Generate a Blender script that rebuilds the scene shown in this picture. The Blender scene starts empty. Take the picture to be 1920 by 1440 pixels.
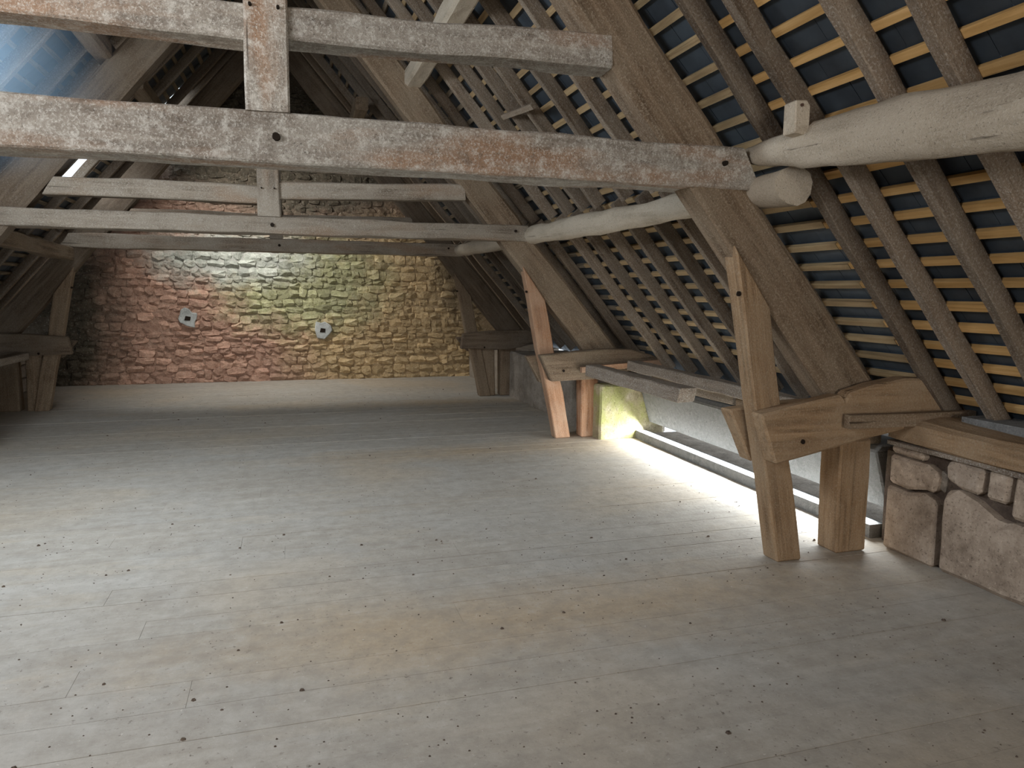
import bpy, bmesh, math, random
from mathutils import Vector, Matrix, noise

random.seed(7)
SC = bpy.context.scene
COL = SC.collection

# ------------------------------------------------------------------ camera
cam_d = bpy.data.cameras.new('camera')
cam = bpy.data.objects.new('camera', cam_d)
COL.objects.link(cam)
cam_d.sensor_fit = 'HORIZONTAL'
cam_d.sensor_width = 36.0
cam_d.lens = 36.0 * 1357.0 / 1920.0
cam_d.clip_start = 0.02
right = Vector((0.95633739, -0.2921219, 0.00914302))
down = Vector((-0.02830136, -0.12369755, -0.9919163))
fwd = Vector((0.29089144, 0.94834789, -0.12656404))
m = Matrix.Identity(4)
for i in range(3):
    m[i][0], m[i][1], m[i][2] = right[i], -down[i], -fwd[i]
m.translation = Vector((0, 0, 1.6))
cam.matrix_world = m
SC.camera = cam

# ------------------------------------------------------------------ world, lights, exposure
SC.view_settings.view_transform = 'Standard'
SC.view_settings.look = 'None'
SC.view_settings.exposure = 0.0
SC.view_settings.gamma = 1.0
SC.view_settings.use_curve_mapping = False
world = bpy.data.worlds.new('overcast_sky')
SC.world = world
world.use_nodes = True
bg = world.node_tree.nodes['Background']
bg.inputs['Color'].default_value = (0.80, 0.90, 1.0, 1)
bg.inputs['Strength'].default_value = 2.6
SC.cycles.max_bounces = 8
SC.cycles.diffuse_bounces = 5
SC.cycles.volume_bounces = 1
SC.cycles.sample_clamp_indirect = 6.0
SC.cycles.use_denoising = True


def area(name, loc, to, sx, sy, power, col, spread=180):
    d = bpy.data.lights.new(name, 'AREA')
    d.shape = 'RECTANGLE'
    d.size, d.size_y = sx, sy
    d.energy = power
    d.color = col
    d.spread = math.radians(spread)
    o = bpy.data.objects.new(name, d)
    COL.objects.link(o)
    o.location = loc
    o.rotation_euler = (Vector(to) - Vector(loc)).to_track_quat('-Z', 'Y').to_euler()
    return o


# daylight through the open gable door behind the camera, two roof lights and the eaves slot, plus an added lamp for the gable
area('gable_door_daylight', (-0.6, -8.9, 1.6), (-0.1, 6, 1.3), 3.4, 2.6, 300, (1.0, 0.92, 0.82))
area('front_rooflight_daylight', (-2.25, 1.1, 2.80), (0.9, 4.6, 0.0), 1.5, 1.0, 78, (0.97, 0.97, 1.0))
area('middle_rooflight_daylight', (-2.12, 4.75, 3.00), (0.5, 6.2, 0.0), 1.1, 0.9, 108, (0.80, 0.90, 1.0))
area('far_rooflight_daylight', (-2.26, 10.2, 2.98), (0.2, 12.4, 0.9), 0.7, 0.5, 4, (0.95, 0.97, 1.0))
area('gable_fill_light', (-1.36, 11.55, 3.98), (0.4, 13.1, 0.9), 1.0, 0.5, 62, (1.0, 0.97, 0.92), 120)  # added lamp with no seen source, brightens the gable wall
area('eaves_slot_daylight', (3.70, 5.45, 0.150), (2.9, 5.45, -0.45), 3.3, 0.09, 95, (0.92, 0.97, 1.0))

# ------------------------------------------------------------------ materials


def nt(name):
    mt = bpy.data.materials.new(name)
    mt.use_nodes = True
    t = mt.node_tree
    b = t.nodes['Principled BSDF']
    b.inputs['Roughness'].default_value = 0.92
    b.inputs['Specular IOR Level'].default_value = 0.15
    return mt, t, b


def N(t, kind, **kw):
    n = t.nodes.new(kind)
    for k, v in kw.items():
        if k in n.inputs:
            n.inputs[k].default_value = v
        else:
            setattr(n, k, v)
    return n


def ramp(t, fac, stops):
    r = t.nodes.new('ShaderNodeValToRGB')
    e = r.color_ramp.elements
    while len(e) < len(stops):
        e.new(0.5)
    for el, (p, c) in zip(e, stops):
        el.position = p
        el.color = (c, c, c, 1) if isinstance(c, (int, float)) else (*c, 1)
    t.links.new(fac, r.inputs['Fac'])
    return r.outputs['Color']


def mix(t, fac, a, b, mode='MIX'):
    n = t.nodes.new('ShaderNodeMix')
    n.data_type = 'RGBA'
    n.blend_type = mode
    for sock, v in ((n.inputs[0], fac), (n.inputs[6], a), (n.inputs[7], b)):
        if isinstance(v, bpy.types.NodeSocket):
            t.links.new(v, sock)
        elif isinstance(v, (int, float)):
            sock.default_value = v if sock == n.inputs[0] else (v, v, v, 1)
        else:
            sock.default_value = (*v, 1)
    return n.outputs[2]


def noise_tex(t, vec, scale, detail=4, rough=0.6, dist=0.0):
    n = N(t, 'ShaderNodeTexNoise')
    n.inputs['Scale'].default_value = scale
    n.inputs['Detail'].default_value = detail
    n.inputs['Roughness'].default_value = rough
    n.inputs['Distortion'].default_value = dist
    t.links.new(vec, n.inputs['Vector'])
    return n.outputs['Fac']


def objvec(t, scale=(1, 1, 1), rnd=True):
    tc = N(t, 'ShaderNodeTexCoord')
    out = tc.outputs['Object']
    if rnd:
        oi = N(t, 'ShaderNodeObjectInfo')
        mu = N(t, 'ShaderNodeMath', operation='MULTIPLY')
        mu.inputs[1].default_value = 91.0
        t.links.new(oi.outputs['Random'], mu.inputs[0])
        ad = N(t, 'ShaderNodeVectorMath', operation='ADD')
        t.links.new(out, ad.inputs[0])
        t.links.new(mu.outputs[0], ad.inputs[1])
        out = ad.outputs[0]
    mp = N(t, 'ShaderNodeMapping')
    mp.inputs['Scale'].default_value = scale
    t.links.new(out, mp.inputs['Vector'])
    return mp.outputs[0]


def bump(t, b, h, strength=0.5, dist=0.01):
    n = N(t, 'ShaderNodeBump')
    n.inputs['Strength'].default_value = strength
    n.inputs['Distance'].default_value = dist
    t.links.new(h, n.inputs['Height'])
    t.links.new(n.outputs[0], b.inputs['Normal'])


def rnd_bright(t, col, lo, hi):
    oi = N(t, 'ShaderNodeObjectInfo')
    mr = N(t, 'ShaderNodeMapRange')
    mr.inputs['To Min'].default_value = lo
    mr.inputs['To Max'].default_value = hi
    t.links.new(oi.outputs['Random'], mr.inputs['Value'])
    hs = N(t, 'ShaderNodeHueSaturation')
    t.links.new(mr.outputs[0], hs.inputs['Value'])
    t.links.new(col, hs.inputs['Color'])
    return hs.outputs[0]


def wood(name, dark, midc, light, dust=None, dust_amt=0.5, speck=0.5, speck_col=(0.62, 0.60, 0.55), grain=26,
         rv=(0.85, 1.15), warm_tint=None, bstr=0.6):
    mt, t, b = nt(name)
    v = objvec(t, (1.6, grain, grain))
    v1 = objvec(t, (1, 1, 1))
    g = noise_tex(t, v, 1.0, 7, 0.65, 0.4)
    bl = noise_tex(t, v1, 3.0, 5, 0.6)
    col = ramp(t, g, [(0.30, dark), (0.50, midc), (0.70, light)])
    if dust:
        d = ramp(t, bl, [(0.5 - dust_amt * 0.3, 0.0), (0.68 - dust_amt * 0.1, 0.85)])
        col = mix(t, d, col, dust)
    if warm_tint:
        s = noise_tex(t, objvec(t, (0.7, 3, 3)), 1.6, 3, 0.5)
        col = mix(t, ramp(t, s, [(0.52, 0.0), (0.66, 0.55)]), col, warm_tint)  # warm tint mixed in along the timber by noise
    sp = noise_tex(t, v1, 95, 3, 0.8)
    sp2 = noise_tex(t, v1, 110, 2, 0.7)
    if speck > 0:
        col = mix(t, ramp(t, sp, [(0.50, 0.0), (0.66, speck)]), col, speck_col)
        col = mix(t, ramp(t, sp2, [(0.30, speck * 0.9), (0.40, 0.0)]), col, tuple(c * 0.25 for c in dark))
    if speck >= 0.7:
        cr = noise_tex(t, v1, 16, 6, 0.75)
        col = mix(t, ramp(t, cr, [(0.52, 0.0), (0.66, 0.6)]), col, speck_col)
        col = mix(t, ramp(t, cr, [(0.34, 0.5), (0.46, 0.0)]), col, dark)
    # checks: thin dark splits along the grain
    ck = noise_tex(t, objvec(t, (0.9, 34, 34)), 1.0, 3, 0.5, 0.2)
    col = mix(t, ramp(t, ck, [(0.26, 0.7), (0.31, 0.0)]), col, tuple(c * 0.3 for c in dark))
    col = rnd_bright(t, col, *rv)
    t.links.new(col, b.inputs['Base Color'])
    hsum = N(t, 'ShaderNodeMath', operation='ADD')
    t.links.new(g, hsum.inputs[0])
    t.links.new(sp, hsum.inputs[1])
    bump(t, b, hsum.outputs[0], bstr, 0.012)
    return mt


M = {}
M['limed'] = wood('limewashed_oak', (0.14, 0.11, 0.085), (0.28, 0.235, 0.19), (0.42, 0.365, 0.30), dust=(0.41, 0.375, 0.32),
                  dust_amt=0.6, speck=0.7, speck_col=(0.74, 0.71, 0.64), warm_tint=(0.42, 0.22, 0.11))
M['oak'] = wood('old_brown_oak', (0.09, 0.06, 0.036), (0.18, 0.125, 0.08), (0.27, 0.195, 0.13), dust=(0.23, 0.175, 0.12),
                dust_amt=0.3, speck=0.5, speck_col=(0.44, 0.37, 0.28))
M['red_oak'] = wood('reddish_oak', (0.18, 0.085, 0.045), (0.38, 0.20, 0.11), (0.52, 0.30, 0.18), dust=(0.45, 0.29, 0.19),
                    dust_amt=0.4, speck=0.35, speck_col=(0.55, 0.46, 0.36))
M['warm_oak'] = wood('warm_brown_oak', (0.16, 0.10, 0.055), (0.32, 0.205, 0.115), (0.46, 0.31, 0.18), dust=(0.38, 0.27, 0.17),
                     dust_amt=0.4, speck=0.4, speck_col=(0.52, 0.43, 0.31))
M['grey_oak'] = wood('dusty_grey_oak', (0.12, 0.09, 0.065), (0.23, 0.185, 0.14), (0.34, 0.285, 0.22), dust=(0.32, 0.275, 0.22),
                     dust_amt=0.5, speck=0.55, speck_col=(0.50, 0.46, 0.39), warm_tint=(0.26, 0.16, 0.095))
M['shaded_oak'] = wood('shaded_old_oak', (0.07, 0.05, 0.035), (0.13, 0.095, 0.065), (0.20, 0.15, 0.105), dust=(0.17, 0.135, 0.10),
                     dust_amt=0.3, speck=0.4, speck_col=(0.30, 0.25, 0.20))  # oak copy with the shade of the left and far timbers in its colour
M['pole'] = wood('pale_weathered_pole', (0.29, 0.235, 0.17), (0.46, 0.385, 0.29), (0.60, 0.515, 0.405), dust=(0.57, 0.49, 0.385),
                 dust_amt=0.6, speck=0.6, speck_col=(0.66, 0.60, 0.50), grain=12)
M['rafter'] = wood('dusty_rafter_wood', (0.09, 0.062, 0.04), (0.19, 0.138, 0.095), (0.31, 0.245, 0.18), dust=(0.25, 0.20, 0.15),
                   dust_amt=0.45, speck=0.5, speck_col=(0.50, 0.46, 0.40), rv=(0.7, 1.3))
M['batten'] = wood('new_pine_batten', (0.46, 0.26, 0.09), (0.64, 0.385, 0.15), (0.76, 0.49, 0.22), speck=0.0, grain=30,
                   rv=(0.8, 1.15), bstr=0.25)
M['dull_batten'] = wood('dull_pine_batten', (0.27, 0.18, 0.095), (0.40, 0.28, 0.15), (0.50, 0.37, 0.21), speck=0.0, grain=30)  # duller pine tone for the middle bay of the right slope
M['old_batten'] = wood('old_grey_batten', (0.10, 0.075, 0.05), (0.19, 0.145, 0.095), (0.28, 0.22, 0.15), speck=0.2, grain=30)
M['grey_timber'] = wood('grey_loose_timber', (0.11, 0.08, 0.06), (0.21, 0.165, 0.125), (0.32, 0.26, 0.20), dust=(0.26, 0.215, 0.17),
                        dust_amt=0.4, speck=0.5)
M['grey_board'] = wood('grey_weathered_board', (0.12, 0.12, 0.115), (0.18, 0.18, 0.175), (0.25, 0.245, 0.24), dust=(0.21, 0.21, 0.205),
                       dust_amt=0.5, speck=0.15)


def mask_sphere(t, P, c, r, soft, sc=(1, 1, 1), nz=0.5):
    """soft blob mask round a place on the wall, broken up with noise"""
    mp = N(t, 'ShaderNodeVectorMath', operation='SUBTRACT')
    t.links.new(P, mp.inputs[0])
    mp.inputs[1].default_value = c
    ms = N(t, 'ShaderNodeVectorMath', operation='MULTIPLY')
    t.links.new(mp.outputs[0], ms.inputs[0])
    ms.inputs[1].default_value = sc
    ln = N(t, 'ShaderNodeVectorMath', operation='LENGTH')
    t.links.new(ms.outputs[0], ln.inputs[0])
    nn = noise_tex(t, P, 3.2, 5, 0.7)
    a = N(t, 'ShaderNodeMath', operation='MULTIPLY_ADD')
    t.links.new(nn, a.inputs[0])
    a.inputs[1].default_value = nz * 2
    t.links.new(ln.outputs['Value'], a.inputs[2])
    mr = N(t, 'ShaderNodeMapRange')
    mr.inputs['From Min'].default_value = r + nz + soft
    mr.inputs['From Max'].default_value = r + nz - soft
    mr.inputs['To Min'].default_value = 0
    mr.inputs['To Max'].default_value = 1
    t.links.new(a.outputs[0], mr.inputs['Value'])
    return mr.outputs[0]


def make_floor_mat():
    mt, t, b = nt('dusty_floor_board')
    geo = N(t, 'ShaderNodeNewGeometry')
    P = geo.outputs['Position']
    mp = N(t, 'ShaderNodeMapping')
    mp.inputs['Scale'].default_value = (0.5, 6.0, 1)
    t.links.new(P, mp.inputs['Vector'])
    g = noise_tex(t, mp.outputs[0], 2.2, 6, 0.6, 0.3)
    bl = noise_tex(t, P, 0.9, 5, 0.55)
    bl2 = noise_tex(t, P, 0.45, 3, 0.5)
    col = ramp(t, g, [(0.25, (0.385, 0.345, 0.29)), (0.55, (0.435, 0.40, 0.345)), (0.8, (0.48, 0.45, 0.39))])
    col = mix(t, ramp(t, bl, [(0.42, 0.0), (0.62, 0.75)]), col, (0.465, 0.445, 0.405))
    col = mix(t, ramp(t, bl2, [(0.50, 0.0), (0.62, 0.5)]), col, (0.50, 0.39, 0.26))
    for (c_, r_) in (((1.5, 3.25, 0), 0.45), ((1.6, 6.95, 0), 0.3), ((2.2, 10.2, 0), 0.3)):
        bmk = mask_sphere(t, P, c_, r_, 0.35, (0.30, 1.5, 1), 0.45)
        mk = N(t, 'ShaderNodeMath', operation='MULTIPLY')
        t.links.new(bmk, mk.inputs[0])
        mk.inputs[1].default_value = 0.6
        col = mix(t, mk.outputs[0], col, (0.50, 0.36, 0.21))
    # worn strip of trodden sandy dust in front of each truss foot
    mp2 = N(t, 'ShaderNodeMapping')
    mp2.inputs['Scale'].default_value = (0.35, 1.0, 1)
    t.links.new(P, mp2.inputs['Vector'])
    dn = noise_tex(t, mp2.outputs[0], 3.0, 5, 0.65)
    col = mix(t, ramp(t, dn, [(0.55, 0.0), (0.68, 0.35)]), col, (0.50, 0.42, 0.31))
    sp = noise_tex(t, P, 34, 4, 0.7)
    clump = noise_tex(t, P, 2.0, 3, 0.6)
    dk = ramp(t, sp, [(0.33, 0.8), (0.39, 0.0)])
    ck = ramp(t, clump, [(0.42, 0.25), (0.6, 1.0)])
    mm = N(t, 'ShaderNodeMath', operation='MULTIPLY')
    t.links.new(dk, mm.inputs[0])
    t.links.new(ck, mm.inputs[1])
    col = mix(t, mm.outputs[0], col, (0.13, 0.11, 0.085))
    sc = noise_tex(t, mp.outputs[0], 22, 3, 0.7)
    col = mix(t, ramp(t, sc, [(0.30, 0.35), (0.40, 0.0)]), col, (0.24, 0.21, 0.17))
    fm = noise_tex(t, P, 9, 6, 0.75)
    col = mix(t, ramp(t, fm, [(0.38, 0.35), (0.55, 0.0)]), col, (0.27, 0.24, 0.20))
    col = mix(t, ramp(t, fm, [(0.55, 0.0), (0.7, 0.4)]), col, (0.56, 0.535, 0.48))
    lt = noise_tex(t, P, 47, 3, 0.7)
    col = mix(t, ramp(t, lt, [(0.66, 0.0), (0.72, 0.6)]), col, (0.68, 0.65, 0.58))
    col = rnd_bright(t, col, 0.97, 1.03)
    t.links.new(col, b.inputs['Base Color'])
    bump(t, b, sp, 0.35, 0.006)
    b.inputs['Roughness'].default_value = 0.85
    return mt


M['floor'] = make_floor_mat()


def make_wall_mat(name, mortar=False):
    mt, t, b = nt(name)
    geo = N(t, 'ShaderNodeNewGeometry')
    P = geo.outputs['Position']
    n1 = noise_tex(t, P, 14, 6, 0.7)
    pink = ramp(t, n1, [(0.3, (0.38, 0.225, 0.165)), (0.55, (0.56, 0.35, 0.26)), (0.75, (0.68, 0.48, 0.37))])
    ochre = ramp(t, n1, [(0.3, (0.40, 0.28, 0.145)), (0.55, (0.58, 0.43, 0.24)), (0.75, (0.70, 0.57, 0.38))])
    green = ramp(t, n1, [(0.3, (0.30, 0.30, 0.15)), (0.55, (0.47, 0.46, 0.27)), (0.75, (0.60, 0.59, 0.42))])
    grey = ramp(t, n1, [(0.3, (0.40, 0.43, 0.37)), (0.55, (0.58, 0.60, 0.53)), (0.75, (0.78, 0.79, 0.73))])
    dark = ramp(t, n1, [(0.3, (0.07, 0.06, 0.045)), (0.55, (0.13, 0.11, 0.08)), (0.75, (0.20, 0.17, 0.13))])  # shade painted into the stone colour at the gable apex and side edges
    right_m = mask_sphere(t, P, (2.0, 13.35, 1.0), 2.0, 0.5, nz=0.6)
    col = mix(t, right_m, pink, ochre)
    gm = mask_sphere(t, P, (0.25, 13.35, 1.75), 0.85, 0.3, (0.62, 1, 1), 0.5)
    col = mix(t, gm, col, green)
    wm = mask_sphere(t, P, (-0.9, 13.35, 2.15), 0.62, 0.25, (0.5, 1, 1.35), 0.45)
    col = mix(t, wm, col, grey if not mortar else (0.72, 0.74, 0.68))
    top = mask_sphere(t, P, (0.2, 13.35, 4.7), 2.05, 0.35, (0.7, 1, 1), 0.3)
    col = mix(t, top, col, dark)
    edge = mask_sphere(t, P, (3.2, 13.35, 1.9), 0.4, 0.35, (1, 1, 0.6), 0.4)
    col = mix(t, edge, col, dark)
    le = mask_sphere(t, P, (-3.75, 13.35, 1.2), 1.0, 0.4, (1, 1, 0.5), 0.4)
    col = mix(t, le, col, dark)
    if mortar:
        col = mix(t, 0.30, col, (0.16, 0.12, 0.09))
    else:
        col = rnd_bright(t, col, 0.72, 1.25)
    sp = noise_tex(t, P, 45, 3, 0.7)
    col = mix(t, ramp(t, sp, [(0.33, 0.6), (0.42, 0.0)]), col, (0.07, 0.05, 0.035))
    col = mix(t, ramp(t, sp, [(0.60, 0.0), (0.70, 0.5)]), col, (0.66, 0.62, 0.52))
    t.links.new(col, b.inputs['Base Color'])
    bump(t, b, n1, 0.9, 0.03)
    return mt


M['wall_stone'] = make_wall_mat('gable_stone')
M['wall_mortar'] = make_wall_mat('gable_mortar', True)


def make_stone(name, a, c, d, moss=None):
    mt, t, b = nt(name)
    v = objvec(t)
    n1 = noise_tex(t, v, 5, 8, 0.72)
    n2 = noise_tex(t, v, 60, 3, 0.7)
    col = ramp(t, n1, [(0.33, a), (0.52, c), (0.7, d)])
    if moss:
        n3 = noise_tex(t, v, 3, 4, 0.6)
        col = mix(t, ramp(t, n3, [(0.45, 0.0), (0.6, 0.8)]), col, moss)
    col = mix(t, ramp(t, n2, [(0.34, 0.6), (0.42, 0.0)]), col, tuple(x * 0.35 for x in a))
    col = mix(t, ramp(t, n2, [(0.62, 0.0), (0.72, 0.5)]), col, tuple(min(1, x * 1.5) for x in d))
    col = rnd_bright(t, col, 0.85, 1.15)
    t.links.new(col, b.inputs['Base Color'])
    bump(t, b, n1, 0.8, 0.03)
    return mt


M['sandstone'] = make_stone('pinkish_sandstone', (0.24, 0.185, 0.14), (0.42, 0.335, 0.26), (0.56, 0.46, 0.37))
M['side_stone'] = make_stone('side_wall_stone', (0.21, 0.175, 0.14), (0.33, 0.285, 0.235), (0.44, 0.38, 0.32))
M['mossy'] = make_stone('mossy_plaster', (0.25, 0.21, 0.13), (0.36, 0.31, 0.20), (0.46, 0.41, 0.30), moss=(0.28, 0.29, 0.10))
M['cement'] = make_stone('grey_cement', (0.28, 0.29, 0.28), (0.42, 0.44, 0.43), (0.58, 0.61, 0.60))
M['cavity'] = make_stone('dark_rubble_core', (0.07, 0.05, 0.04), (0.12, 0.09, 0.07), (0.18, 0.14, 0.10))


def make_slate():
    mt, t, b = nt('dark_roof_slate')
    n = noise_tex(t, objvec(t), 4, 5, 0.6)
    col = ramp(t, n, [(0.35, (0.030, 0.038, 0.048)), (0.65, (0.055, 0.070, 0.085))])
    t.links.new(col, b.inputs['Base Color'])
    b.inputs['Roughness'].default_value = 0.6
    b.inputs['Specular IOR Level'].default_value = 0.4
    bump(t, b, n, 0.3, 0.01)
    return mt


M['slate'] = make_slate()
mt_, t_, b_ = nt('dark_hole')
b_.inputs['Base Color'].default_value = (0.02, 0.014, 0.01, 1)
M['hole'] = mt_
mt_, t_, b_ = nt('rusty_iron')
b_.inputs['Base Color'].default_value = (0.10, 0.06, 0.045, 1)
M['iron'] = mt_


def make_glass():
    mt, t, b = nt('dusty_rooflight_glass')
    b.inputs['Base Color'].default_value = (0.9, 0.95, 1, 1)
    b.inputs['Transmission Weight'].default_value = 1.0
    b.inputs['Roughness'].default_value = 0.25
    b.inputs['IOR'].default_value = 1.1
    return mt


M['glass'] = make_glass()

# ------------------------------------------------------------------ object helpers


def empty(name, loc=(0, 0, 0), kind=None, label=None, cat=None, group=None):
    o = bpy.data.objects.new(name, None)
    o.empty_display_size = 0.1
    COL.objects.link(o)
    o.location = loc
    tag(o, label, cat, group, kind)
    return o


def tag(o, label=None, cat=None, group=None, kind=None):
    if label:
        o['label'] = label
    if cat:
        o['category'] = cat
    if group:
        o['group'] = group
    if kind:
        o['kind'] = kind
    return o


def put(o, parent, mw):
    COL.objects.link(o)
    if parent is not None:
        o.parent = parent
        base = Matrix.Identity(4)
        p = parent
        while p is not None:
            base = p.matrix_basis @ base
            p = p.parent
        o.matrix_basis = base.inverted() @ mw
    else:
        o.matrix_basis = mw
    return o


def mesh_from(name, verts, faces, mat, smooth=False):
    me = bpy.data.meshes.new(name)
    me.from_pydata(verts, [], faces)
    me.materials.append(mat)
    if smooth:
        me.polygons.foreach_set('use_smooth', [True] * len(me.polygons))
    me.update()
    return me


def lerp_prof(prof, t):
    for (t0, a0, b0), (t1, a1, b1) in zip(prof, prof[1:]):
        if t <= t1:
            f = (t - t0) / max(1e-6, t1 - t0)
            return a0 + (a1 - a0) * f, b0 + (b1 - b0) * f
    return prof[-1][1:]


def timber_mesh(name, L, w, h, mat, prof=None, amp=0.008, seg=0.16, k0=0.0, k1=0.0, rnd=0.18, bow=0.0, rounded=False,
                wprof=None, seed=None):
    """hewn timber along local X from 0 to L: w across (Y), h up (Z); prof [(t, zlo, zhi)]; k0,k1 skew the end cuts"""
    sd = seed if seed is not None else random.uniform(0, 500)
    n = max(2, int(round(L / seg)))
    if prof is None:
        prof = [(0, -h / 2, h / 2), (1, -h / 2, h / 2)]
    if rounded:
        ring = [(math.cos(a), math.sin(a)) for a in [math.pi * 2 * (i + 0.5) / 12 for i in range(12)]]
    else:
        c = rnd
        ring = [(1, -1 + c), (1, 0), (1, 1 - c), (1 - c, 1), (0, 1), (-1 + c, 1), (-1, 1 - c), (-1, 0), (-1, -1 + c),
                (-1 + c, -1), (0, -1), (1 - c, -1)]
    R = len(ring)
    verts, faces = [], []
    for i in range(n + 1):
        t = i / n
        zl, zh = lerp_prof(prof, t)
        ww = w if wprof is None else w * lerp_prof([(a, b_, 0) for a, b_ in wprof], t)[0]
        zc, hz = (zl + zh) / 2, (zh - zl) / 2
        for (u, v) in ring:
            y = u * ww / 2
            z = zc + v * hz + bow * 4 * t * (1 - t)
            if not rounded and abs(u) < 1 and abs(v) < 1:
                pass
            x = t * L + (k0 * z * (1 - t)) + (k1 * z * t)
            q = Vector((x * 2.2 + sd, y * 6, z * 6))
            dn = noise.noise_vector(q) * amp
            d2 = noise.noise_vector(q * 3.1) * amp * 0.4
            verts.append((x + (0 if 0 < i < n else dn.x * 0.4), y + dn.y + d2.y, z + dn.z + d2.z))
    for i in range(n):
        for j in range(R):
            a = i * R + j
            b = i * R + (j + 1) % R
            faces.append((a, b, b + R, a + R))
    faces.append(tuple(reversed(range(R))))
    faces.append(tuple(n * R + j for j in range(R)))
    me = mesh_from(name, verts, faces, mat, rounded)
    if rounded:   # crisp sawn ends on a round pole
        at = me.attributes.new('sharp_edge', 'BOOLEAN', 'EDGE')
        for e in me.edges:
            a, b = e.vertices
            if (a < R and b < R) or (a >= n * R and b >= n * R):
                at.data[e.index].value = True
    return me


def axis_matrix(a, b, up=(0, 0, 1)):
    a, b = Vector(a), Vector(b)
    x = (b - a).normalized()
    z = Vector(up)
    z = (z - x * z.dot(x)).normalized()
    y = z.cross(x)
    mm = Matrix.Identity(4)
    for i in range(3):
        mm[i][0], mm[i][1], mm[i][2] = x[i], y[i], z[i]
    mm.translation = a
    return mm


def timber(name, parent, a, b, w, h, mat, up=(0, 0, 1), **kw):
    L = (Vector(b) - Vector(a)).length
    me = timber_mesh(name, L, w, h, mat, **kw)
    return put(bpy.data.objects.new(name, me), parent, axis_matrix(a, b, up))


def prism(name, parent, pts, y0, y1, mat, bev=0.012, axis='Y', sub=0.14, amp=0.006, grain=None):
    """polygon in XZ (or YZ with axis='X') extruded from y0 to y1, edges subdivided, roughened and bevelled"""
    P = []
    for i, p in enumerate(pts):
        q = pts[(i + 1) % len(pts)]
        d = math.dist(p, q)
        k = max(1, int(d / sub))
        for j in range(k):
            f = j / k
            P.append((p[0] + (q[0] - p[0]) * f, p[1] + (q[1] - p[1]) * f))
    cx = sum(p[0] for p in P) / len(P)
    cz = sum(p[1] for p in P) / len(P)
    ym = (y0 + y1) / 2
    sd = random.uniform(0, 300)
    bm = bmesh.new()
    rows = []
    for y in (y0, y1):
        r = []
        for (x, z) in P:
            dn = noise.noise_vector(Vector((x * 5 + sd, y * 5, z * 5))) * amp
            if axis == 'Y':
                r.append(bm.verts.new((x - cx + dn.x, y - ym + dn.y, z - cz + dn.z)))
            else:
                r.append(bm.verts.new((y - ym + dn.y, x - cx + dn.x, z - cz + dn.z)))
        rows.append(r)
    n = len(P)
    bm.faces.new(rows[0])
    bm.faces.new(list(reversed(rows[1])))
    for i in range(n):
        j = (i + 1) % n
        bm.faces.new((rows[0][j], rows[0][i], rows[1][i], rows[1][j]))
    bmesh.ops.recalc_face_normals(bm, faces=bm.faces)
    if bev > 0:
        ed = [e for e in bm.edges if len(e.link_faces) == 2 and e.calc_face_angle(0) > 0.6]
        bmesh.ops.bevel(bm, geom=ed, offset=bev, segments=1, affect='EDGES', clamp_overlap=True)
    bmesh.ops.triangulate(bm, faces=[f for f in bm.faces if len(f.verts) > 4])
    me = bpy.data.meshes.new(name)
    bm.to_mesh(me)
    bm.free()
    me.materials.append(mat)
    c = (cx, ym, cz) if axis == 'Y' else (ym, cx, cz)
    mw = Matrix.Translation(c)
    if grain is not None:   # turn the local X axis to run with the grain of the wood
        rot = axis_matrix((0, 0, 0), grain, (0, 1, 0))
        me.transform(rot.inverted())
        mw = mw @ rot
    return put(bpy.data.objects.new(name, me), parent, mw)


def box_verts(x0, x1, y0, y1, z0, z1):
    return [(x, y, z) for x in (x0, x1) for y in (y0, y1) for z in (z0, z1)]


BOX_F = [(0, 1, 3, 2), (4, 6, 7, 5), (0, 4, 5, 1), (2, 3, 7, 6), (0, 2, 6, 4), (1, 5, 7, 3)]


def box(name, parent, x0, x1, y0, y1, z0, z1, mat):
    c = Vector(((x0 + x1) / 2, (y0 + y1) / 2, (z0 + z1) / 2))
    v = [tuple(Vector(p) - c) for p in box_verts(x0, x1, y0, y1, z0, z1)]
    return put(bpy.data.objects.new(name, mesh_from(name, v, BOX_F, mat)), parent, Matrix.Translation(c))


# roof geometry: a section coordinate s runs down the slope, c is the distance outwards
XC = -0.14
NX, NZ = 0.7609, 0.6489


def roof_pt(side, c, s, y):
    """side +1 right slope, -1 left slope"""
    x = c * NX + s * NZ
    z = c * NZ - s * NX
    if side < 0:
        x = 2 * XC - x
    return Vector((x, y, z))


def roof_up(side):
    return Vector((NX * side, 0, NZ))


# ------------------------------------------------------------------ floor: boards running across the building
floor = empty('floor', (0, 0, 0), kind='structure', label='grey dusty floor of wide boards running across the attic')
Y = -3.0
row = 0
while Y < 13.38:
    wd = random.uniform(0.19, 0.25)
    y1 = min(Y + wd, 13.40)
    joint = random.uniform(-1.6, 1.6)
    for (xa, xb) in ((-4.0, joint), (joint, 3.64)):
        gap = 0.0010 if random.random() < 0.75 else 0.003
        if 6.75 < Y < 6.98:
            gap = 0.009
        dz = random.uniform(-0.0012, 0.0012)
        box('plank', floor, xa + 0.0006, xb - 0.0006, Y + gap / 2, y1 - gap / 2, -0.045, dz, M['floor'])
    Y = y1
    row += 1
box('floor_bed', floor, -4.05, 3.95, -9.05, 13.5, -0.12, -0.006, M['floor'])

# ------------------------------------------------------------------ gable wall of rubble stone
wall_back = empty('wall_back', (0, 13.35, 0), kind='structure', label='rubble stone gable wall with pink, green and ochre stones')


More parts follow.
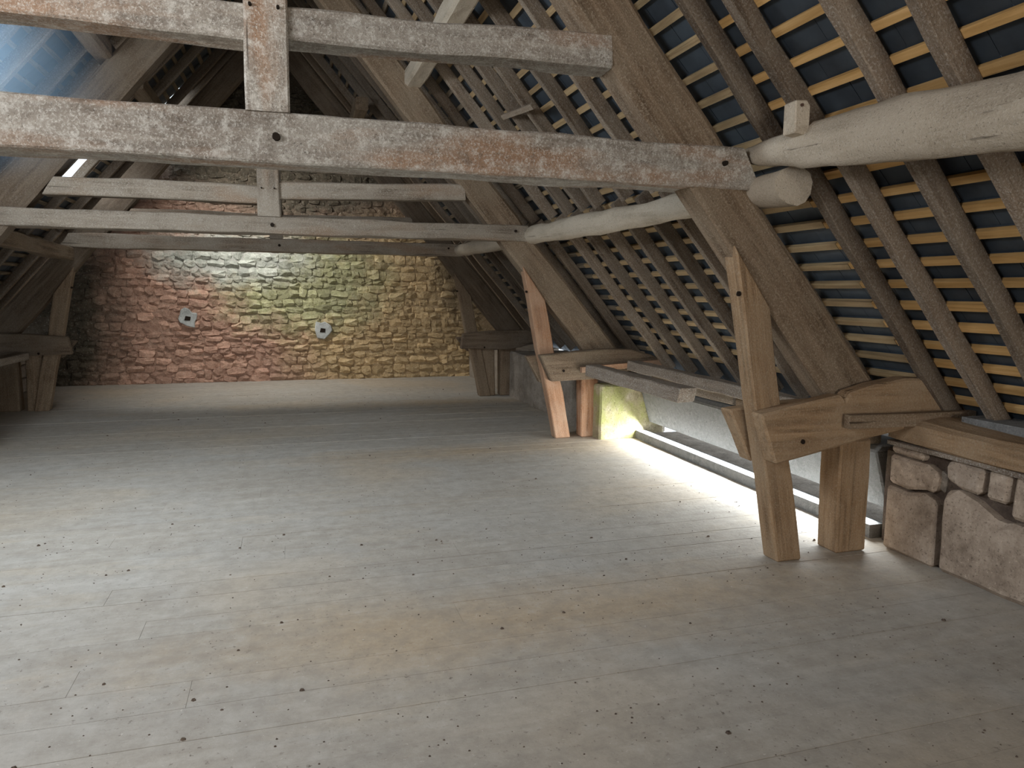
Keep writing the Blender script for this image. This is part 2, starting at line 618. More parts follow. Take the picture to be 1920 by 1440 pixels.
def stone_mesh(seed, mat, sub=1):
    rr = random.Random(seed)
    bm = bmesh.new()
    bmesh.ops.create_cube(bm, size=1.0)
    bmesh.ops.subdivide_edges(bm, edges=bm.edges[:], cuts=sub, use_grid_fill=True)
    for v in bm.verts:
        p = v.co
        k = sum(1 for q in p if abs(abs(q) - 0.5) < 1e-4)
        f = {1: 1.0, 2: 0.90, 3: 0.74}.get(k, 1.0)
        v.co = Vector((p.x * f, p.y * (f if k > 1 else 1.06), p.z * f))
        v.co += Vector((rr.uniform(-.08, .08), rr.uniform(-.16, .16), rr.uniform(-.09, .09)))
    bmesh.ops.triangulate(bm, faces=bm.faces[:])
    me = bpy.data.meshes.new('stone')
    bm.to_mesh(me)
    bm.free()
    me.materials.append(mat)
    return me


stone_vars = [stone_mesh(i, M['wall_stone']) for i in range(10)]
stones = []
z = 0.0
while z < 4.9:
    hh = random.uniform(0.085, 0.15)
    x = -3.85 + random.uniform(0, .2)
    while x < 3.30:
        ww = random.choice((random.uniform(0.12, 0.22), random.uniform(0.17, 0.34)))
        jz = 0.09 * noise.noise(Vector((x * 0.9, z * 1.2, 3.3))) + random.uniform(-0.02, 0.02)
        big = random.random()
        stones.append((x + ww / 2, z + hh / 2 + jz, ww * random.uniform(.95, 1.1), hh * random.uniform(0.85, 1.3)))
        x += ww * .97
    z += hh + 0.004


def inside(x, z):
    xr = abs(x - XC)
    return NX * xr + NZ * z < 3.62


stones = [s for s in stones if inside(s[0], s[1])]
vis = sorted([s for s in stones if s[1] < 2.35 and -3.4 < s[0] < 3.25], key=lambda s: -s[2] * s[3])[:295]
vs = set(vis)
for (x, z, w_, h_) in vis:
    o = bpy.data.objects.new('stone', random.choice(stone_vars))
    dp = random.uniform(0.10, 0.16)
    mw = Matrix.Translation((x, 13.405, z)) @ Matrix.Rotation(random.uniform(-.14, .14), 4, 'Y') @ Matrix.Diagonal(
        (w_ * 1.0, dp, h_ * 1.0, 1))
    put(o, wall_back, mw)
av, af = [], []
for s in stones:
    if s in vs:
        continue
    x, z, w_, h_ = s
    me = random.choice(stone_vars)
    dp = random.uniform(0.09, 0.15)
    k = len(av)
    a = random.uniform(-.14, .14)
    ca, sa = math.cos(a), math.sin(a)
    for v in me.vertices:
        px, pz = v.co.x * w_, v.co.z * h_
        av.append((x + px * ca + pz * sa, 0.055 + v.co.y * dp, z - px * sa + pz * ca))
    for p in me.polygons:
        af.append(tuple(k + i for i in p.vertices))
o = put(bpy.data.objects.new('small_rubble', mesh_from('small_rubble', av, af, M['wall_stone'])), wall_back,
        Matrix.Translation((0, 13.35, 0)))
o['kind'] = 'stuff'
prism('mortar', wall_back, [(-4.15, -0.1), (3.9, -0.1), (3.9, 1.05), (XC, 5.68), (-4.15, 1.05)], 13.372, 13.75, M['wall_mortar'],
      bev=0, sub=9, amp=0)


def patch(cx, cz, r):
    pts = []
    for i in range(14):
        a = 2 * math.pi * i / 14
        rr = r * random.uniform(0.72, 1.2)
        pts.append((cx + rr * math.cos(a), cz + rr * 1.15 * math.sin(a)))
    o = prism('cement_patch', wall_back, pts, 13.30, 13.36, M['cement'], bev=0.012, sub=9, amp=0.01)
    o['label'] = 'pale grey cement patch'
    prism('hole', o, [(cx - .05, cz - .03), (cx + .04, cz - .035), (cx + .05, cz + .03), (cx - .03, cz + .045)], 13.294, 13.31,
          M['hole'], bev=0, sub=9, amp=0.004)


patch(-1.65, 1.10, 0.15)
patch(0.55, 0.885, 0.16)

# ------------------------------------------------------------------ right-hand wall
wall_right = empty('wall_right', (3.6, 6, 0), kind='structure', label='low right-hand side wall of stone blocks under the eaves')
X0 = 3.58


def block(name, pts, mat, x0=X0, depth=0.30, bev=0.02, amp=0.012, sub=0.12):
    return prism(name, wall_right, pts, x0, x0 + depth, mat, bev=bev, axis='X', sub=sub, amp=amp)


# nearest bay, polygons in (y, z)
ss = M['sandstone']
block('stone', [(3.575, 0.0), (3.20, 0.0), (3.205, 0.40), (3.30, 0.43), (3.42, 0.40), (3.575, 0.41)], ss)
block('stone', [(3.575, 0.425), (3.43, 0.415), (3.30, 0.445), (3.235, 0.44), (3.215, 0.56), (3.30, 0.60), (3.575, 0.61)], ss, x0=X0 + .01)
block('stone', [(3.575, 0.625), (3.33, 0.615), (3.34, 0.665), (3.575, 0.675)], ss, x0=X0 + .015)
block('stone', [(3.165, 0.0), (2.35, 0.0), (2.35, 0.40), (2.74, 0.42), (2.80, 0.40), (2.95, 0.475), (3.10, 0.515), (3.165, 0.45)], ss,
      x0=X0 - .01, bev=0.03)
block('stone', [(3.16, 0.55), (3.06, 0.525), (2.935, 0.515), (2.925, 0.665), (3.10, 0.685), (3.165, 0.64)], ss)
block('stone', [(2.91, 0.505), (2.79, 0.50), (2.775, 0.67), (2.90, 0.675)], ss, x0=X0 + .012)
block('stone', [(2.75, 0.45), (2.35, 0.43), (2.35, 0.69), (2.745, 0.69)], ss)
block('stone', [(2.33, 0.0), (1.65, 0.0), (1.65, 0.36), (2.33, 0.37)], ss)
block('stone', [(2.33, 0.39), (1.95, 0.385), (1.95, 0.69), (2.33, 0.69)], ss)
block('stone', [(1.93, 0.38), (1.2, 0.38), (1.2, 0.69), (1.93, 0.69)], ss)
block('stone', [(1.63, 0.0), (0.9, 0.0), (0.9, 0.36), (1.63, 0.36)], ss)
box('rubble_core', wall_right, X0 + 0.07, 4.2, -9.0, 3.50, -0.1, 0.70, M['cavity'])
# pebble in the wedge hole
block('stone', [(3.24, 0.47), (3.20, 0.45), (3.185, 0.56), (3.23, 0.585)], M['side_stone'], x0=X0 + .05, depth=.12, bev=.01)
# middle bay: wall thinned out to the eaves slot; return face, outer skin
prism('return_face', wall_right, [(3.20, -0.02), (3.99, -0.02), (3.97, 0.50), (3.75, 0.60), (3.20, 0.60)], 7.16, 7.40, M['mossy'], bev=.02,
      amp=.01)
box('slot_curb', wall_right, 3.635, 3.76, 3.74, 7.15, -0.10, 0.088, M['grey_board'])
box('outer_masonry', wall_right, 4.02, 4.25, 3.70, 7.3, 0.30, 0.60, M['side_stone'])
box('outer_ledge', wall_right, 3.76, 4.25, 3.74, 7.15, -0.10, 0.05, M['side_stone'])
prism('side_return', wall_right, [(3.70, -0.02), (4.2, -0.02), (4.2, 0.62), (3.70, 0.62)], 3.60, 3.72, M['cavity'], bev=.02, amp=.01)
# third and last bays: rendered low wall
for (ya, yb, xw) in ((7.42, 10.62, 3.22), (10.95, 13.40, 3.24)):
    prism('render_coat', wall_right, [(ya, -.02), (yb, -.02), (yb, .69), (ya, .69)], xw, 4.15, M['side_stone'], bev=.02, axis='X', sub=.25, amp=.02)

# left-hand wall
wall_left = empty('wall_left', (-3.9, 6, 0), kind='structure', label='dark low left-hand side wall under the eaves')
box('rubble_core', wall_left, -4.4, -3.94, -9.0, 13.4, -0.1, 0.60, M['cavity'])
zz = 0.0
for hh in (0.22, 0.20, 0.18):
    yy = 6.0
    while yy < 13.3:
        w_ = random.uniform(0.3, 0.6)
        prism('stone', wall_left, [(yy + .008, zz + .008), (yy + w_ - .008, zz + .008), (yy + w_ - .008, zz + hh - .008), (yy + .008, zz + hh - .008)],
              -4.02, -3.90 + random.uniform(-.01, .01), M['side_stone'], bev=.018, axis='X', sub=.3, amp=.01)
        yy += w_
    zz += hh

# gable wall behind the camera, with its wide door opening
wall_front = empty('wall_front', (0, -9.1, 0), kind='structure', label='rear gable wall with an open doorway')
prism('masonry', wall_front, [(-4.15, -0.1), (-2.4, -0.1), (-2.4, 2.85), (1.2, 2.85), (1.2, -0.1), (3.9, -0.1), (3.9, 1.05), (XC, 5.68), (-4.15, 1.05)],
      -9.35, -9.05, M['side_stone'], bev=0, sub=9, amp=0)

# ------------------------------------------------------------------ roof: slates and battens
ceiling = empty('ceiling', (0, 6, 3), kind='structure', label='underside of the pitched slate roof with open battens')
ROW = [-0.18 + 0.152 * k for k in range(0, 14)] + [-0.18 - 0.168 * k for k in range(1, 24)]
ROW.sort()
CB0, CB1 = 3.585, 3.612
# openings in the left slope: (s0, s1, y0, y1); last one added for the gable lamp
HOLES = [(-1.05, -0.05, 0.45, 1.85), (-0.95, -0.05, 4.15, 5.35), (-1.20, -0.70, 9.70, 10.55), (-1.95, -1.6, 13.14, 13.31), (-2.60, -2.10, 11.2, 12.3)]
BAYS = [(-3.05, 0.30), (0.30, 3.6), (3.6, 7.45), (7.45, 10.75), (10.75, 13.42)]


def batten_piece(side, s, ya, yb, wd):
    bm_ = M['old_batten'] if side < 0 or yb > 7.5 else (M['batten'] if yb < 3.7 else M['dull_batten'])
    a = roof_pt(side, (CB0 + CB1) / 2, s, ya)
    L = yb - ya
    t = CB1 - CB0
    v = [(x, y, z) for x in (0, L) for y in (-wd / 2, wd / 2) for z in (-t / 2, t / 2)]
    me = mesh_from('batten', v, BOX_F, bm_)
    put(bpy.data.objects.new('batten', me), ceiling, axis_matrix(a, (a.x + random.uniform(-.004, .004), yb, a.z), roof_up(side)))


for side in (1, -1):
    for s in ROW:
        for (ya, yb) in BAYS:
            if yb <= 0.3:
                continue
            if side > 0 and yb <= 0.3:
                continue
            if side < 0 and s > 0.9 and yb < 5:
                continue
            segs = [(ya, yb)]
            if side < 0:
                for (s0, s1, h0, h1) in HOLES:
                    if s0 - .03 < s < s1 + .03:
                        ns = []
                        for (p, q) in segs:
                            if h1 <= p or h0 >= q:
                                ns.append((p, q))
                            else:
                                if h0 - p > .1:
                                    ns.append((p, h0))
                                if q - h1 > .1:
                                    ns.append((h1, q))
                        segs = ns
            for (p, q) in segs:
                batten_piece(side, s + random.uniform(-.006, .006), p + .002, q - .002, random.uniform(.040, .047))

for side in (1, -1):
    av, af = [], []
    for k, s in enumerate(ROW):
        y = -9.05 + (0.11 if k % 2 else 0.0)
        sA, sB = s - 0.02, s + 0.31
        while y < 13.42:
            yb = min(y + 0.235, 13.45)
            blocked = side < 0 and any(sB - .02 > h[0] and sA + .02 < h[1] + 0.0 and yb > h[2] and y < h[3] for h in HOLES)
            if s > 1.70:
                sB_ = s + 0.42
            else:
                sB_ = sB
            ya_, yb_ = y + .0015, yb - .0015
            if blocked:
                # trim the slate back to the edge of the opening
                for h in HOLES:
                    if sB_ > h[0] and sA < h[1] and yb > h[2] and y < h[3]:
                        if y < h[2]:
                            yb_ = min(yb_, h[2])
                        elif yb > h[3]:
                            ya_ = max(ya_, h[3])
                        elif sA < h[0] - 0.04:
                            sB_ = h[0]
                        else:
                            yb_ = ya_
            if yb_ - ya_ > 0.01 and sB_ - sA > .02:
                j = random.uniform(0, .003)
                n0 = len(av)
                for (cc0, ss_) in ((CB1 + j, sA), (CB1 + 0.022 + j, sB_)):
                    for yy in (ya_, yb_):
                        av.append(tuple(roof_pt(side, cc0, ss_, yy)))
                        av.append(tuple(roof_pt(side, cc0 + .007, ss_, yy)))
                af += [(n0 + a, n0 + b, n0 + c, n0 + d) for (a, b, c, d) in
                       ((0, 2, 6, 4), (1, 5, 7, 3), (0, 1, 3, 2), (4, 6, 7, 5), (0, 4, 5, 1), (2, 3, 7, 6))]
            y = yb
    o = put(bpy.data.objects.new('slate_covering', mesh_from('slate_covering', av, af, M['slate'])), ceiling, Matrix.Identity(4))
    o['kind'] = 'stuff'
    # ridge closing board
tl = roof_pt(1, 3.64, -4.0, 0)
prism('ridge_board', ceiling, [(XC - .45, tl.z - .25), (XC, tl.z + .25), (XC + .45, tl.z - .25), (XC, tl.z + .32)], -9.05, 13.45, M['slate'],
      bev=0, sub=9, amp=0)

# rooflights filling the openings of the left slope
for i, (s0, s1, y0, y1) in enumerate(HOLES[:3]):
    if i == 2:
        continue
    w = empty('window_%d' % (i + 1), roof_pt(-1, 3.62, (s0 + s1) / 2, (y0 + y1) / 2), kind='structure',
              label='small rooflight in the left roof slope')
    up = roof_up(-1)
    a = roof_pt(-1, 3.60, s0, y0)
    b = roof_pt(-1, 3.60, s0, y1)
    c_ = roof_pt(-1, 3.60, s1, y1)
    d_ = roof_pt(-1, 3.60, s1, y0)
    for (p, q) in ((a, b), (b, c_), (c_, d_), (d_, a)):
        timber('frame', w, p, q, .05, .06, M['rafter'], up=up, amp=.002)

# ------------------------------------------------------------------ trusses


def dowel(name, parent, p, r, L, mat, axis='Y'):
    n = 10
    v, f = [], []
    for k in (0, 1):
        for i in range(n):
            a = 2 * math.pi * i / n
            rr = r * random.uniform(.85, 1.1)
            v.append((rr * math.cos(a), -L * k, rr * math.sin(a)))
    f.append(tuple(range(n)))
    f.append(tuple(reversed(range(n, 2 * n))))
    for i in range(n):
        j = (i + 1) % n
        f.append((i, i + n, j + n, j))
    return put(bpy.data.objects.new(name, mesh_from(name, v, f, mat)), parent, Matrix.Translation(p))


def truss(Yf, label, collar, uc_l, uc_r, king, rmat, pmat, soles, posts, xc=XC, cmat=None, first=False, left_lower=True):
    """Yf: y of the front face of the principal rafters"""
    t = empty('roof_truss', (xc, Yf, 0), label=label, cat='roof truss', group='timber trusses across the attic')
    W = 0.19
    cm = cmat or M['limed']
    up_l = []
    for sd in (1, -1):
        def X(x):
            return x if sd > 0 else 2 * xc - x
        # principal rafter: axis from foot to apex
        a = Vector((X(3.215 + .17), Yf + W / 2 + .015, 0.85))
        b = Vector((X(XC + .02), Yf + W / 2 + .015, 5.02))
        L = (b - a).length
        timber('principal_rafter', t, a, b, W, 0.31, M['shaded_oak'] if sd < 0 and not first else rmat, up=(NX * sd, 0, NZ), amp=0.012, seg=.2, k0=0.35,
               prof=[(0, -.155, .155), (.25, -.16, .145), (.29, -.155, .12), (.33, -.15, .155), (.6, -.14, .15), (1, -.12, .12)])
        if sd < 0 and not left_lower:
            continue
        # raking post from floor to rafter
        pts = [(2.755, 0.0), (2.93, 0.0), (2.835, .5), (2.715, 1.0), (2.625, 1.47), (2.615, 1.52), (2.36, 1.87), (2.44, 1.5), (2.535, 1.0), (2.655, .5)]
        pts = [(X(p[0]), p[1]) for p in pts]
        if sd < 0:
            pts = pts[::-1]
        rp = prism('raking_post', t, pts, Yf - 0.005, Yf + 0.125, pmat, bev=.010, sub=.22, amp=.008, grain=(-.2 * sd, 0, 1))
        dowel('peg_hole', rp, (X(2.40), Yf + .0, 1.60), .014, .012, M['hole'])
        for (x0, x1, ya, yb, h_, sk) in posts:
            zt = h_
            pts = [(X(x0 + sk), 0.0), (X(x1 + sk), 0.0), (X(x1), zt), (X(x0), zt)]
            if sd < 0:
                pts = pts[::-1]
            prism('wall_post', t, pts, Yf + ya, Yf + yb, pmat, bev=.012, sub=.2, amp=.010, grain=(0, 0, 1))
        for (pts, ya, yb) in soles:
            pts = [(X(p[0]), p[1]) for p in pts]
            if sd > 0:
                pts = pts[::-1]
            sp = prism('sole_piece', t, pts, Yf + ya, Yf + yb, rmat if not first else M['warm_oak'], bev=.012, sub=.18, amp=.010)
            if ya < 0:
                dowel('peg_hole', sp, (X(2.80), Yf + ya + .004, .76), .014, .012, M['hole'])
    zl, zh = collar
    Yc = Yf - 0.005
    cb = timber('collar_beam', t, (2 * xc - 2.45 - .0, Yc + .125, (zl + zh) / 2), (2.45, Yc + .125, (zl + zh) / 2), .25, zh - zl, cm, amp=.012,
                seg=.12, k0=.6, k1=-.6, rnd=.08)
    dowel('peg_hole', cb, (king[0] + .13, Yc - .012 + .02, (zl + zh) / 2 + .0), .018, .03, M['hole'])
    dowel('peg_hole', cb, (2.27, Yc - .012 + .02, (zl + zh) / 2 + .02), .014, .03, M['hole'])
    # upper collar in two lengths tenoned into the king post
    (l0, l1, lx), (r0, r1, r2, r3, rx) = uc_l, uc_r
    timber('upper_collar', t, (lx, Yf + .10, (l0 + l1) / 2), (king[0] + .01, Yf + .10, (l0 + l1) / 2), .17, l1 - l0, cm, amp=.010, seg=.14,
           k0=.6, rnd=.12, bow=.01)
    timber('upper_collar', t, (king[1] - .01, Yf + .10, (r0 + r1) / 2), (rx, Yf + .10, (r2 + r3) / 2), .17, r1 - r0, cm, amp=.012,
           seg=.14, k1=-.05, rnd=.15, prof=[(0, -(r1 - r0) / 2, (r1 - r0) / 2), (.45, -(r1 - r0) / 2 - .005, (r1 - r0) / 2 - .005),
                                           (1, -(r3 - r2) / 2, (r3 - r2) / 2)])
    kx = (king[0] + king[1]) / 2
    kp = timber('king_post', t, (kx + .006, Yf + .085, zh - .002), (kx, Yf + .085, 4.85), .21, king[1] - king[0], cm, up=(-1, 0, 0),
                amp=.008, seg=.14, rnd=.10)
    for dx in (-.055, .06):
        dowel('peg', kp, (kx + dx, Yf - .022, (l0 + l1) / 2 + .06), .007, .02, M['hole'])
    return t


S1 = [([(2.515, .927), (2.768, .975), (2.98, 1.01), (3.06, 1.02), (3.09, .985), (3.12, 1.03), (3.285, 1.075), (3.518, 1.108), (3.721, 1.10),
        (3.936, 1.045), (4.10, .92), (3.92, .86), (3.547, .80), (3.236, .745), (2.63, .632)], -.11, .0),
      ([(2.49, .915), (2.62, .93), (3.9, .98), (3.9, .80), (3.25, .74), (2.65, .59)], .16, .27)]
truss(3.53, 'nearest roof truss, its speckled grey collar beam crossing the whole view', (2.17, 2.387), (2.688, 2.838, -2.0),
      (2.705, 2.850, 2.735, 2.905, 1.60), (-.165, .02), M['oak'], M['warm_oak'], S1, [(3.19, 3.42, 0.02, 0.20, .72, .015)], first=True)
S2 = [([(2.53, .93), (2.75, .945), (3.2, .985), (3.6, .98), (3.85, .92), (4.08, .82), (3.55, .735), (3.15, .66), (2.66, .645)], -.10, .0),
      ([(2.46, .90), (2.9, .93), (3.9, .93), (3.9, .80), (3.2, .68), (2.62, .60)], .15, .25)]
truss(7.34, 'second roof truss from the camera, with reddish-orange raking post', (2.125, 2.285), (2.40, 2.56, -1.98),
      (2.455, 2.615, 2.52, 2.68, 1.74), (-.265, -.065), M['oak'], M['red_oak'], S2,
      [(3.05, 3.255, 0.0, 0.15, .69, .01), (3.29, 3.43, .10, .2, .72, 0), (3.44, 3.57, .0, .14, .76, 0)], xc=-.09, cmat=M['grey_oak'])
S3 = [([(2.43, .74), (2.47, .97), (2.9, 1.01), (3.46, 1.02), (3.9, .92), (3.38, .76), (3.16, .72)], -.10, .0),
      ([(2.42, .90), (2.9, .93), (3.9, .93), (3.9, .80), (3.2, .70), (2.6, .68)], .15, .25)]
truss(10.67, 'farthest roof truss, standing in front of the stone gable wall', (2.115, 2.295), (2.50, 2.63, -1.98),
      (2.50, 2.63, 2.52, 2.66, 1.74), (-.24, -.07), M['shaded_oak'], M['oak'], S3,
      [(2.80, 2.99, 0.02, 0.17, .74, .02), (3.09, 3.35, .02, .2, .76, 0)], xc=-.14, cmat=M['grey_oak'])

# ------------------------------------------------------------------ purlins (longitudinal poles)
o = timber('purlin', None, (2.48, 3.62, 2.335), (2.48, 0.35, 2.245), .22, .28, M['pole'], rounded=True, amp=.020, seg=.055,
           prof=[(0, .0, .085), (.04, -.035, .095), (.11, -.078, .10), (.15, -.104, .112), (.205, -.112, .12), (.26, -.128, .118), (.35, -.155, .115), (.43, -.172, .09), (.5, -.185, .075), (1, -.17, .10)],
           wprof=[(0, .4), (.1, .65), (.25, .85), (.5, 1.0), (1, 1.1)])
tag(o, 'thick pale undulating log purlin at the upper right, nearest the camera', 'purlin', 'purlins under the rafters')
o = timber('purlin', None, (2.47, 7.52, 2.195), (2.55, 3.30, 2.165), .20, .20, M['pole'], rounded=True, amp=.022, seg=.12,
           prof=[(0, -.10, .10), (.5, -.095, .095), (.8, -.085, .085), (.93, -.09, .09), (1, -.11, .105)], wprof=[(0, 1), (.85, .9), (1, 1.15)])
tag(o, 'pale grey round purlin between the nearest and second trusses, its stub end poking through', 'purlin', 'purlins under the rafters')
o = timber('purlin', None, (2.45, 11.0, 2.20), (2.50, 7.58, 2.185), .19, .18, M['pole'], rounded=True, amp=.02, seg=.14)
tag(o, 'pale purlin beyond the second truss, reaching to the farthest truss', 'purlin', 'purlins under the rafters')
o = timber('purlin', None, (-2.72, 10.72, 2.03), (-2.70, 7.5, 2.10), .18, .16, M['oak'], amp=.015)
tag(o, 'brown squared purlin on the left slope between second and farthest trusses', 'purlin', 'purlins under the rafters')
o = timber('purlin', None, (1.22, 7.75, 3.66), (1.24, 3.65, 3.66), .17, .17, M['pole'], rounded=False, amp=.012, rnd=.3)
tag(o, 'pale upper purlin on the right slope, slanting behind the top collar of the nearest truss', 'purlin', 'purlins under the rafters')
o = timber('purlin', None, (-1.50, 7.7, 3.66), (-1.50, 3.65, 3.66), .16, .16, M['oak'], rounded=False, amp=.012, rnd=.3)
tag(o, 'dark upper purlin on the left slope, end seen between the top collars', 'purlin', 'purlins under the rafters')
o = timber('purlin', None, (0.95, 10.95, 3.95), (0.95, 9.7, 3.95), .16, .16, M['oak'], amp=.012)
tag(o, 'short upper purlin end on the right slope by the farthest truss', 'purlin', 'purlins under the rafters')
o = timber('purlin', None, (-1.46, 10.9, 3.72), (-1.46, 8.6, 3.72), .16, .16, M['oak'], amp=.012)
tag(o, 'short upper purlin on the left slope behind the second truss', 'purlin', 'purlins under the rafters')

# ------------------------------------------------------------------ common rafters
C_MID = 3.535
low_var = [timber_mesh('common_rafter', 2.07, .060, .105, M['rafter'], amp=.012, seg=.25, rnd=.12) for _ in range(5)]
top_var = [timber_mesh('common_rafter', 3.9, .060, .105, M['rafter'], amp=.014, seg=.3, rnd=.12) for _ in range(5)]
ORD = ['first', 'second', 'third', 'fourth', 'fifth', 'sixth', 'seventh', 'eighth', 'ninth', 'tenth']
BAYN = ['in front of the nearest truss', 'between the nearest and second trusses', 'between the second and farthest trusses',
        'between the farthest truss and gable wall']


def rafter(side, kind, y, bay, k):
    me = random.choice(low_var if kind == 'lower' else top_var)
    s0, s1 = (-0.09, 1.98) if kind == 'lower' else (-3.98, -0.095)
    if kind == 'upper':
        s0 = -0.095 - 3.9
    a = roof_pt(side, C_MID, s1, y + random.uniform(-.015, .015))
    b = roof_pt(side, C_MID, s0, y + random.uniform(-.03, .03))
    o = bpy.data.objects.new('common_rafter', me)
    put(o, None, axis_matrix(a, b, roof_up(side)))
    sn = 'right' if side > 0 else 'left'
    tag(o, '%s %s rafter %s, %s roof slope' % (ORD[k], kind, BAYN[bay], sn), 'rafter',
        '%s rafters on the %s slope' % (kind, sn))
    return o


LOW = [[3.42, 3.09, 2.73, 2.34, 1.90], [7.0, 6.55, 6.1, 5.65, 5.2, 4.85, 4.45, 4.05], [10.35, 9.9, 9.45, 9.0, 8.55, 8.1, 7.7],
       [13.0, 12.5, 12.0, 11.55, 11.1]]
TOP = [[3.50, 3.20, 2.68, 2.32, 1.90], [7.15, 6.7, 6.3, 5.98, 5.45, 4.95, 4.5, 4.05], [10.4, 9.95, 9.5, 9.05, 8.6, 8.15, 7.75],
       [13.05, 12.55, 12.05, 11.6, 11.15]]
for bi in range(4):
    for k, y in enumerate(sorted(LOW[bi])):
        kk = k if bi else len(LOW[bi]) - 1 - k
        rafter(1, 'lower', y, bi, kk)
    for k, y in enumerate(sorted(TOP[bi])):
        kk = k if bi else len(TOP[bi]) - 1 - k
        rafter(1, 'upper', y, bi, kk)
for bi, ys in ((1, [3.98, 5.62, 6.05, 6.5, 6.95]), (2, [7.75, 8.2, 8.65, 9.1, 9.55, 10.25]), (3, [11.1, 11.55, 12.0, 12.5, 13.0])):
    for k, y in enumerate(ys):
        rafter(-1, 'upper', y, bi, k)
for bi, ys in ((2, [8.2, 8.65, 9.1, 9.55, 10.1]), (3, [11.1, 11.55, 12.0, 12.5, 13.0])):
    for k, y in enumerate(ys):
        rafter(-1, 'lower', y, bi, k)

# small block nailed under the end of the second upper rafter, and a stray batten
o = prism('nailed_block', None, [(2.345, 2.375), (2.425, 2.365), (2.43, 2.50), (2.41, 2.525), (2.345, 2.52)], 3.05, 3.14, M['pole'], bev=.006, sub=9)
tag(o, 'small pale wooden block hanging above the thick log purlin', 'block')
dowel('nail', o, (2.375, 3.052, 2.50), .008, .01, M['iron'])
o = timber('stray_batten', None, roof_pt(1, 3.44, -1.18, 6.38), roof_pt(1, 3.45, -1.10, 5.72), .045, .03, M['rafter'], up=roof_up(1), amp=.002)
tag(o, 'short pale batten nailed across two upper rafters, right slope', 'batten')

# ------------------------------------------------------------------ wall plates, lintel board, loose timbers
o = timber('wall_plate', None, (3.70, 3.54, .775), (3.66, 0.9, .745), .34, .16, M['warm_oak'], amp=.018, seg=.12, rnd=.25,
           prof=[(0, -.06, .06), (.04, -.07, .10), (.2, -.07, .085), (1, -.08, .08)])
tag(o, 'brown split timber wall plate on the big stone blocks at right', 'wall plate')
o = timber('packing_board', None, (3.63, 3.57, .69), (3.60, 1.2, .68), .14, .03, M['grey_timber'], amp=.006)
tag(o, 'thin grey packing board between stone blocks and brown wall plate', 'board')
o = prism('lintel_board', None, [(3.84, .185), (3.79, .175), (3.66, .58), (3.70, .62), (3.98, .62), (3.98, .56)], 3.76, 7.14, M['grey_board'], bev=.012, sub=9, amp=.004)
tag(o, 'wide grey tilted board above the bright eaves slot', 'board')


def loose(a, b, w, h, label, mat='grey_timber', **kw):
    o = timber('loose_timber', None, a, b, w, h, M[mat], amp=.010, rnd=.12, **kw)
    tag(o, label, 'timber', 'loose timbers lying on the eaves')
    return o


loose((2.94, 6.78, .81), (3.04, 5.10, .785), .16, .12, 'short squared timber leaning off the second truss sole', k1=.3)
loose((3.45, 6.9, .84), (3.42, 3.9, .82), .13, .10, 'long rough grey timber lying along the eaves behind the nearest post')
loose((3.66, 5.2, .70), (3.64, 3.8, .67), .18, .09, 'brown board under the long rough eaves timber', 'oak')
loose((3.74, 6.9, .69), (3.74, 5.4, .69), .14, .12, 'dark stub of timber on the far end of the eaves')
o = timber('cleat_plank', None, (3.06, 3.37, .873), (3.97, 3.35, .866), .05, .078, M['oak'], amp=.004, rnd=.08)
tag(o, 'straight squared batten fixed across the nearest sole piece', 'batten')
o = timber('cleat_plank', None, (2.985, 7.20, .772), (4.05, 7.20, .84), .05, .06, M['red_oak'], amp=.004, rnd=.08)
tag(o, 'pinkish batten fixed across the second truss sole piece', 'batten')
o = timber('cleat_plank', None, (-3.25, 10.5, .735), (-3.35, 7.6, .735), .16, .09, M['grey_timber'], amp=.006)
tag(o, 'pale rail along the left eaves in front of the farthest truss', 'rail')
o = box('grey_slab', None, 3.74, 4.05, 1.6, 3.22, .83, .90, M['grey_board'])
tag(o, 'flat grey slab lying on the wall plate at far right', 'slab')

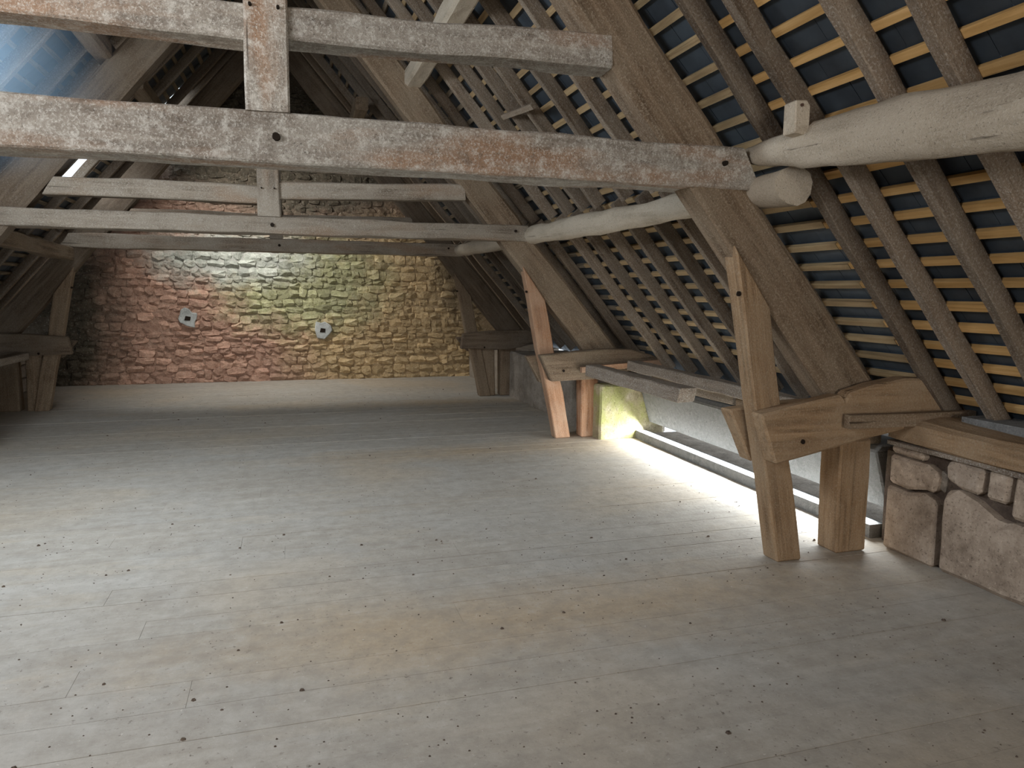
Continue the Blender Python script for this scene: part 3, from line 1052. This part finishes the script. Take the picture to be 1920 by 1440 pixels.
# ------------------------------------------------------------------ crumbs of mortar and slate scattered on the floor
av, af = [], []
rr = random.Random(3)
for i in range(2000):
    y = 1.3 + 10.5 * rr.random() ** 1.6
    x = rr.uniform(-3.0, 3.3)
    r = rr.uniform(.002, .0055) * (2.2 if rr.random() < .05 else 1)
    n0 = len(av)
    a0 = rr.uniform(0, 6.28)
    e = rr.uniform(.5, 1)
    for j in range(5):
        a = a0 + j * 1.2566
        av.append((x + r * math.cos(a), y + r * e * math.sin(a), 0.0))
    for j in range(5):
        a = a0 + j * 1.2566
        av.append((x + .6 * r * math.cos(a), y + .6 * r * e * math.sin(a), r * rr.uniform(.5, .9)))
    for j in range(5):
        k = (j + 1) % 5
        af.append((n0 + j, n0 + k, n0 + 5 + k, n0 + 5 + j))
    af.append(tuple(n0 + 5 + j for j in range(5)))
o = put(bpy.data.objects.new('floor_crumbs', mesh_from('floor_crumbs', av, af, M['cavity'])), None, Matrix.Identity(4))
tag(o, 'dark crumbs of mortar and slate scattered over the dusty floor', 'debris', kind='stuff')

# ------------------------------------------------------------------ added haze volume standing in for lens veil beside the middle rooflight
mt = bpy.data.materials.new('lens_veil_scatter')
mt.use_nodes = True
t = mt.node_tree
t.nodes.remove(t.nodes['Principled BSDF'])
vol = t.nodes.new('ShaderNodeVolumeScatter')
vol.inputs['Color'].default_value = (0.55, 0.78, 1.0, 1)
vol.inputs['Anisotropy'].default_value = 0.2
tc = N(t, 'ShaderNodeTexCoord')
ln = N(t, 'ShaderNodeVectorMath', operation='LENGTH')
t.links.new(tc.outputs['Object'], ln.inputs[0])
mr = N(t, 'ShaderNodeMapRange')
mr.inputs['From Min'].default_value = 1.0
mr.inputs['From Max'].default_value = 0.15
mr.inputs['To Min'].default_value = 0.0
mr.inputs['To Max'].default_value = 0.17
t.links.new(ln.outputs['Value'], mr.inputs['Value'])
t.links.new(mr.outputs[0], vol.inputs['Density'])
t.links.new(vol.outputs[0], t.nodes['Material Output'].inputs['Volume'])
bm = bmesh.new()
bmesh.ops.create_icosphere(bm, subdivisions=3, radius=1.0)
me = bpy.data.meshes.new('lens_veil_haze')
bm.to_mesh(me)
bm.free()
me.materials.append(mt)
mw = Matrix.Translation((-1.95, 5.15, 2.95)) @ Matrix.Diagonal((1.0, 1.6, 0.75, 1))
o = put(bpy.data.objects.new('lens_veil_haze', me), None, mw)
tag(o, 'added bluish haze for the lens glow at the upper left between the collars', 'haze', kind='stuff')
